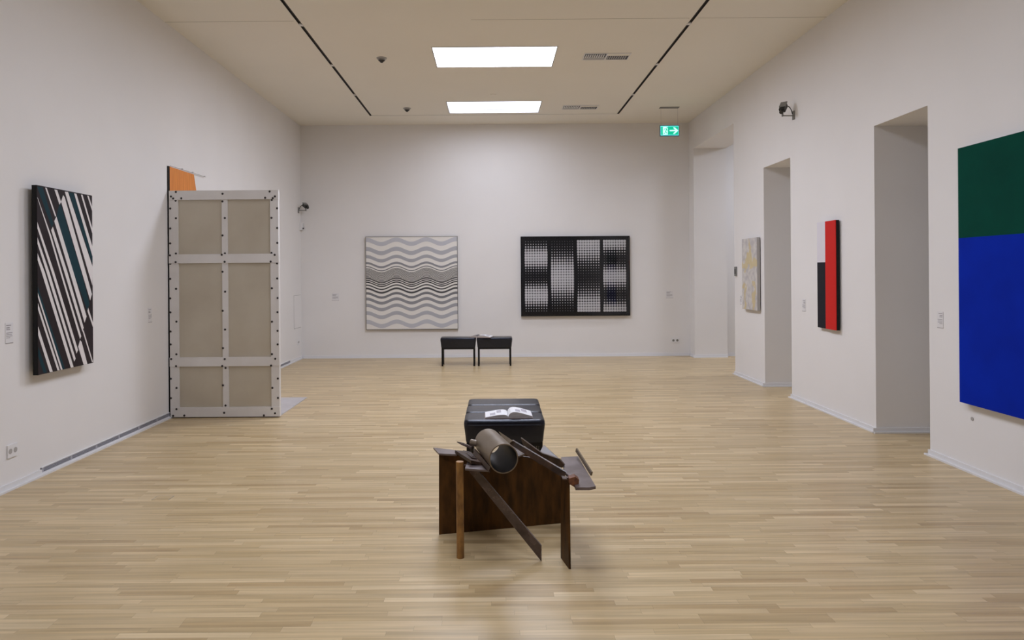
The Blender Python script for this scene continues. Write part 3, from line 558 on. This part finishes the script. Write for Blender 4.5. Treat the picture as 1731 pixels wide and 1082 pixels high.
t = thing('room_sensor', 'small dark wall control beside the far opening, left of the pale painting', 'wall control', (XR, 9.83, 1.45))
b = MB(); b.box(XR - .02, XR, 9.795, 9.86, 1.43, 1.565, 'cctv_grey'); b.build('casing', t)
b = MB(); b.box(XR - .023, XR - .02, 9.805, 9.85, 1.46, 1.53, 'dark_plastic'); b.build('display', t)
b = MB(); b.cyl((XR, 5.01, .40), (XR - .004, 5.01, .40), .014, 'canvas_edge', n=16); tag(b.build('blanking_plate', origin=(XR, 5.01, .40)), 'tiny round grey cap on the right wall under the blue painting', 'wall cap')
t = thing('motion_detector', 'small white motion detector under the camera in the far left corner', 'motion detector', (XL, 12.1, 2.29))
b = MB(); b.box(XL, XL + .05, 12.06, 12.14, 2.29, 2.42, 'white_plastic'); b.build('casing', t)
b = MB(); b.cyl((XL + .05, 12.10, 2.32), (XL + .066, 12.09, 2.32), .014, 'dark_plastic', n=12); b.build('lens', t)
t = thing('access_panel', 'white hatch let into the left wall beside the far corner', 'hatch', (XL, 11.9, .57))
b = MB(); b.box(XL, XL + .004, 11.70, 12.10, .57, 1.135, 'wall'); b.build('panel', t)
b = MB(); b.box(XL, XL + .002, 11.692, 11.70, .56, 1.143, 'canvas_edge'); b.box(XL, XL + .002, 12.10, 12.105, .56, 1.143, 'canvas_edge'); b.box(XL, XL + .002, 11.7, 12.1, 1.135, 1.14, 'canvas_edge'); b.box(XL, XL + .002, 11.7, 12.1, .562, .57, 'canvas_edge'); b.build('gap_frame', t)
t = thing('floor_outlet', 'small flush floor outlet cover in the parquet left of the sculpture', 'floor outlet', (-2.23, 4.58, 0))
b = MB(); x0, x1, y0, y1 = -2.285, -2.175, 4.545, 4.625
b.box(x0, x1, y0, y1, 0, .0015, 'parquet'); b.build('cover', t)
b = MB(); b.box(x0 - .003, x0, y0, y1, 0, .002, 'wire'); b.box(x1, x1 + .003, y0, y1, 0, .002, 'wire'); b.box(x0 - .003, x1 + .003, y1, y1 + .003, 0, .002, 'wire'); b.build('rim', t)

# long slotted grille along the left skirting
t = thing('floor_level_grille', 'long low slotted grille along the foot of the left wall', 'grille', (XL, 8.27, 0.024))
b = MB(); b.box(XL, XL + .004, 5.12, 11.42, .024, .060, 'dark_plastic'); b.build('backing', t)
b = MB()
for z in (.0245, .033, .0415, .050): b.box(XL + .004, XL + .011, 5.12, 11.42, z, z + .0038, 'grille')
b.box(XL, XL + .012, 5.12, 11.42, .0575, .062, 'skirting')
y = 5.12
while y < 11.4: b.box(XL + .004, XL + .0112, y, y + .02, .024, .058, 'grille'); y += .35
b.build('slats', t)

# ------------------------------------------------------------ surveillance cameras
def cctv(y, zb, s, xw, back, front, label):
    """xw wall x, s direction into the room"""
    t = thing('security_camera', label, 'security camera', (xw, y, zb))
    b = MB(); b.box(min(xw, xw + s * .012), max(xw, xw + s * .012), y - .025, y + .025, zb - .045, zb + .055, 'cctv_grey'); b.build('wall_plate', t)
    arm = xw + s * .135
    b = MB(); b.tube([(xw + s * .01, y, zb), (arm, y, zb + .002)], .0075, 'cctv_grey'); b.tube([(arm, y, zb - .008), (arm, y, zb + .05)], .011, 'cctv_grey'); b.build('arm', t, smooth=True)
    bk_, fr = Vector(back), Vector(front)
    b = MB(); b.bar(bk_, fr, .062, .052, 'dark_plastic'); b.build('body', t)
    d = (fr - bk_).normalized(); up = Vector((0, 0, 1)) - d * d.z; up.normalize()
    b = MB(); b.bar(bk_ + up * .030 - d * .012, fr + up * .030 - d * .04, .072, .012, 'cctv_grey'); b.build('sunshield', t)
    b = MB(); b.cyl(fr, fr + d * .035, .022, 'dark_plastic', n=20); b.build('lens', t, smooth=True)
    p0 = bk_ + Vector((0, 0, -.005)); p3 = Vector((xw + s * .02, y, zb + .02)); mid = Vector((p0.x * .18 + p3.x * .82, y, p0.z - .002))
    pts = [p0 * (1 - q) ** 2 + mid * 2 * q * (1 - q) * 1.0 + p3 * q * q for q in [i / 10 for i in range(11)]]
    b = MB(); b.tube(pts, .0055, 'dark_plastic'); b.build('cable', t, smooth=True)
cctv(7.92, 3.305, -1, XR, (3.425, 7.93, 3.435), (3.368, 7.87, 3.352), 'black security camera on a bracket high on the right wall')
cctv(12.0, 2.63, 1, XL, (-3.315, 12.03, 2.735), (-3.245, 11.96, 2.685), 'small black security camera on the left wall in the far corner')

# ------------------------------------------------------------ tall aluminium-framed panel and orange board
PYF = 7.15
t = thing('framed_metal_panel', 'tall aluminium-framed panel of six grey panes with black bolts, standing by the left wall', 'artwork', (-2.8, PYF, 0))
def stile(x0, x1, y0=PYF, nm='stile', z0=0.02, z1=2.386):
    b = MB(); b.box(x0, x1, y0, PYF + .045, z0, z1, 'alu'); b.build(nm, t)
stile(-3.391, -3.296); stile(-2.838, -2.777, PYF + .002); stile(-2.328, -2.243)
for z0, z1, xa in ((2.294, 2.391, -3.388), (1.627, 1.722, -3.393), (.543, .637, -3.393), (.012, .112, -3.388)):
    b = MB(); b.box(xa, -2.240, PYF - .006, PYF + .04, z0, z1, 'alu'); b.build('rail', t)
for z0, z1 in ((1.722, 2.294), (.637, 1.627), (.112, .543)):
    for x0, x1 in ((-3.296, -2.838), (-2.777, -2.328)):
        b = MB(); b.box(x0, x1, PYF + .015, PYF + .03, z0, z1, 'galv'); b.build('pane', t)
bolt0 = None
for bx, bz in BOLTS:
    if bolt0 is None:
        b = MB(); b.cyl((0, 0, 0), (0, -.005, 0), .0115, 'bolt', n=12, r2=.0095); bolt0 = b.build('bolt', t, smooth=True, origin=(0, 0, 0)); bo = bolt0
    else:
        bo = bolt0.copy(); COL.objects.link(bo); bo.parent = t
    onrail = any(a <= bz <= c for a, c in ((2.294, 2.391), (1.627, 1.722), (.543, .637), (.012, .112)))
    bo.location = (bx + 2.8, (-.006 if onrail else (.002 if -2.838 < bx < -2.777 else 0)), bz)
b = MB(); b.box(-3.37, -2.257, PYF + .05, 8.26, 0, .010, 'base_alu'); b.build('base_plate', t)
b = MB(); b.box(-3.37, -2.26, PYF + .045, PYF + .09, .010, .05, 'alu'); b.build('foot_angle', t)

t = thing('orange_board', 'orange board hung high behind the tall framed panel on the left wall', 'artwork', (XL, 7.5, .1))
b = MB(); v = [(7.185, 2.652), (7.772, 2.652), (7.855, 2.40), (7.855, .06), (7.185, .06)]
b.prism([(XL + .003, y, z) for y, z in v], (.010, 0, 0), 'orange'); b.box(XL + .002, XL + .014, 7.155, 7.185, .03, 2.654, 'black'); b.build('board', t)  # black strip: board's dark edge, lower down standing in for the shaded gap
b = MB(); b.tube([(XL + .018, 7.185, 2.659), (XL + .018, 8.08, 2.668)], .003, 'canvas_edge'); b.build('hanging_rod', t)
for y in (7.48, 7.74, 8.06):
    b = MB(); b.cyl((XL, y, 2.672), (XL + .025, y, 2.672), .007, 'white_plastic', n=10); b.build('pin', t)

# ------------------------------------------------------------ leather stools
def rrect(wx, wy, r, z, n=6):
    pts = []
    for cx, cy, a0 in ((wx - r, wy - r, 0), (-wx + r, wy - r, 90), (-wx + r, -wy + r, 180), (wx - r, -wy + r, 270)):
        for i in range(n + 1):
            a = math.radians(a0 + 90 * i / n); pts.append((cx + r * math.cos(a), cy + r * math.sin(a), z))
    return pts
SW, SD = .288, .139
def make_stool():
    t = thing('leather_stool', '', 'stool', (0, 0, 0))
    b = MB()
    lv = [(.298, .016, .02), (.31, .013, .02), (.36, .008, .022), (.405, .002, .026), (.425, 0, .03), (.438, .0005, .031), (.449, .002, .032), (.456, .006, .034), (.459, .012, .036), (.4605, .03, .04)]
    b.loft([rrect(SW - i, SD - i, r, z) for z, i, r in lv], 'leather'); b.build('cushion', t, smooth=True)
    b = MB(); b.loft([rrect(SW - .003, SD - .001, .031, .4235), rrect(SW + .0015, SD + .0005, .031, .4255), rrect(SW - .003, SD - .001, .031, .4275)], 'leather', cap=False); b.build('piping', t)
    b = MB(); ix, iy = .018, .016
    b.box(-SW + ix, SW - ix, -SD + iy, SD - iy, .272, .30, 'black_wood'); b.build('apron', t)
    for s1 in (-1, 1):
        for s2 in (-1, 1):
            x = s1 * (SW - ix - .0135); y = s2 * (SD - iy - .0135); b = MB(); b.box(x - .0135, x + .0135, y - .0135, y + .0135, 0, .272, 'black_wood'); b.build('leg', t)
    return t
s0 = make_stool(); s0.location = (.080, 4.945, 0); s0['label'] = 'black leather stool directly behind the steel sculpture, nearest of the row of three'; s0['group'] = 'row of three black leather stools'
copy_tree(s0, (.082, 5.226, 0), 'middle black leather stool of the row of three behind the sculpture', 'row of three black leather stools')
copy_tree(s0, (.086, 5.507, 0), 'rearmost black leather stool of the row of three behind the sculpture', 'row of three black leather stools')
copy_tree(s0, (-.556, 11.11, 0), 'left black leather stool of the pair in front of the far wall', 'pair of black leather stools by the far wall')
copy_tree(s0, (.031, 11.11, 0), 'right black leather stool of the pair in front of the far wall', 'pair of black leather stools by the far wall')

# ------------------------------------------------------------ open books
def book(cx, cy, z, wl, wr, d, hl, hr, rot, label, dark_left=False):
    t = thing('open_book', label, 'book', (cx, cy, z)); t.rotation_euler = (0, 0, rot); t['_base'] = (0, 0, 0)
    b = MB(); b.box(-wl - .004, wr + .004, -d / 2 - .003, d / 2 + .003, 0, .004, 'cover'); b.build('cover', t)
    prof = [(0, .25), (.04, .62), (.10, .86), (.2, 1.0), (.35, .98), (.55, .80), (.8, .50), (1.0, .26)]
    for s, wd, hh, nm in ((-1, wl, hl, 'left_pages'), (1, wr, hr, 'right_pages')):
        b = MB(); top = 'photo_page' if (dark_left and s < 0) else 'paper'
        for i in range(len(prof) - 1):
            (u0, h0), (u1, h1) = prof[i], prof[i + 1]
            x0, x1 = s * u0 * wd, s * u1 * wd; z0, z1 = .004 + h0 * hh, .004 + h1 * hh
            b.face([(x0, -d / 2, z0), (x1, -d / 2, z1), (x1, d / 2, z1), (x0, d / 2, z0)], top)
            for yy_ in (-d / 2, d / 2): b.face([(x0, yy_, .004), (x1, yy_, .004), (x1, yy_, z1), (x0, yy_, z0)], 'paper_edge')
        xe = s * wd; b.face([(xe, -d / 2, .004), (xe, d / 2, .004), (xe, d / 2, .004 + .26 * hh), (xe, -d / 2, .004 + .26 * hh)], 'paper_edge')
        o = b.build(nm, t)
        b = MB()
        for j, (fa, fb) in enumerate(((.30, .50), (.56, .80))):
            def pz(u):
                for i in range(len(prof) - 1):
                    if prof[i][0] <= u <= prof[i + 1][0]: return .0045 + hh * (prof[i][1] + (prof[i + 1][1] - prof[i][1]) * (u - prof[i][0]) / (prof[i + 1][0] - prof[i][0]))
            y0_, y1_ = (-d * .35, d * .05) if (j + (s > 0)) % 2 else (-d * .1, d * .38)
            us = [fa + (fb - fa) * q / 5 for q in range(6)]
            for q in range(5): b.face([(s * us[q] * wd, y0_, pz(us[q]) + .0004), (s * us[q + 1] * wd, y0_, pz(us[q + 1]) + .0004), (s * us[q + 1] * wd, y1_, pz(us[q + 1]) + .0004), (s * us[q] * wd, y1_, pz(us[q]) + .0004)], 'print')
        p = b.build('printed_area', o)
    return t
book(.108, 4.955, .4600, .165, .172, .19, .024, .042, math.radians(1), 'thick white book lying open on the stools behind the sculpture')
book(-.225, 11.07, .4605, .13, .22, .20, .030, .034, math.radians(-14), 'open book lying across the pair of stools by the far wall', True)

# ------------------------------------------------------------ welded steel sculpture
t = thing('steel_sculpture', 'low rusty steel sculpture of welded plates, bars and a short wide pipe on the parquet', 'sculpture', (.06, 3.7, 0))
for nm, mm, pts, ext in SCULPT:
    b = MB(); b.prism(pts, ext, mm); b.build(nm, t)
def pipe(a, c, r, th):
    a = Vector(a); c = Vector(c); d = (c - a).normalized(); u = d.cross(Vector((0, 0, 1))).normalized(); w = d.cross(u); n = 64
    def ring(p, rr): return [tuple(p + u * math.cos(2 * math.pi * i / n) * rr + w * math.sin(2 * math.pi * i / n) * rr) for i in range(n)]
    loops = [ring(a, r - th), ring(a, r - .001), ring(a + d * .001, r), ring(c - d * .001, r), ring(c, r - .001), ring(c, r - th)]
    b = MB(); b.loft(loops, 'pipe_steel', cap=False)
    k0 = len(b.v); n2 = len(b.v)
    b.loft([ring(c, r - th), ring(a, r - th)], 'pipe_inside', cap=False)
    b.build('pipe', t, smooth=True)
pipe(PIPE[0], PIPE[1], .0765, .006)
b = MB(); b.cyl((-.178, 3.59, 0), (-.178, 3.59, .507), .020, 'rod_steel', n=28); b.build('upright_rod', t, smooth=True)
a, c, a2, c2 = [Vector(v) for v in BAR]
b = MB(); b.prism([a, c, c2, a2], (.004, .008, 0.003), 'rust'); b.build('long_bar', t)
a, c = STRIP_EDGE
b = MB(); b.bar(a, c, .009, .020, 'pipe_steel', up=(.2, 0, 1)); b.build('edge_strip', t)
a, c = Vector(STICK[0]), Vector(STICK[1])
b = MB(); b.cyl(a, a + (c - a) * .35, .002, 'rust_grey', n=10, r2=.008); b.cyl(a + (c - a) * .35, c, .008, 'rust_grey', n=10); b.build('pointed_stick', t, smooth=True)
b = MB(); b.cyl((-.128, 3.90, .530), (-.085, 3.88, .527), .020, 'pipe_steel', n=20, r2=.018); b.build('pipe_stub', t, smooth=True)
b = MB(); b.tube(CURVE, .004, 'rust_grey'); b.build('curved_rod', t, smooth=True)
for o in bpy.data.objects:
    if '_base' in o: del o['_base']
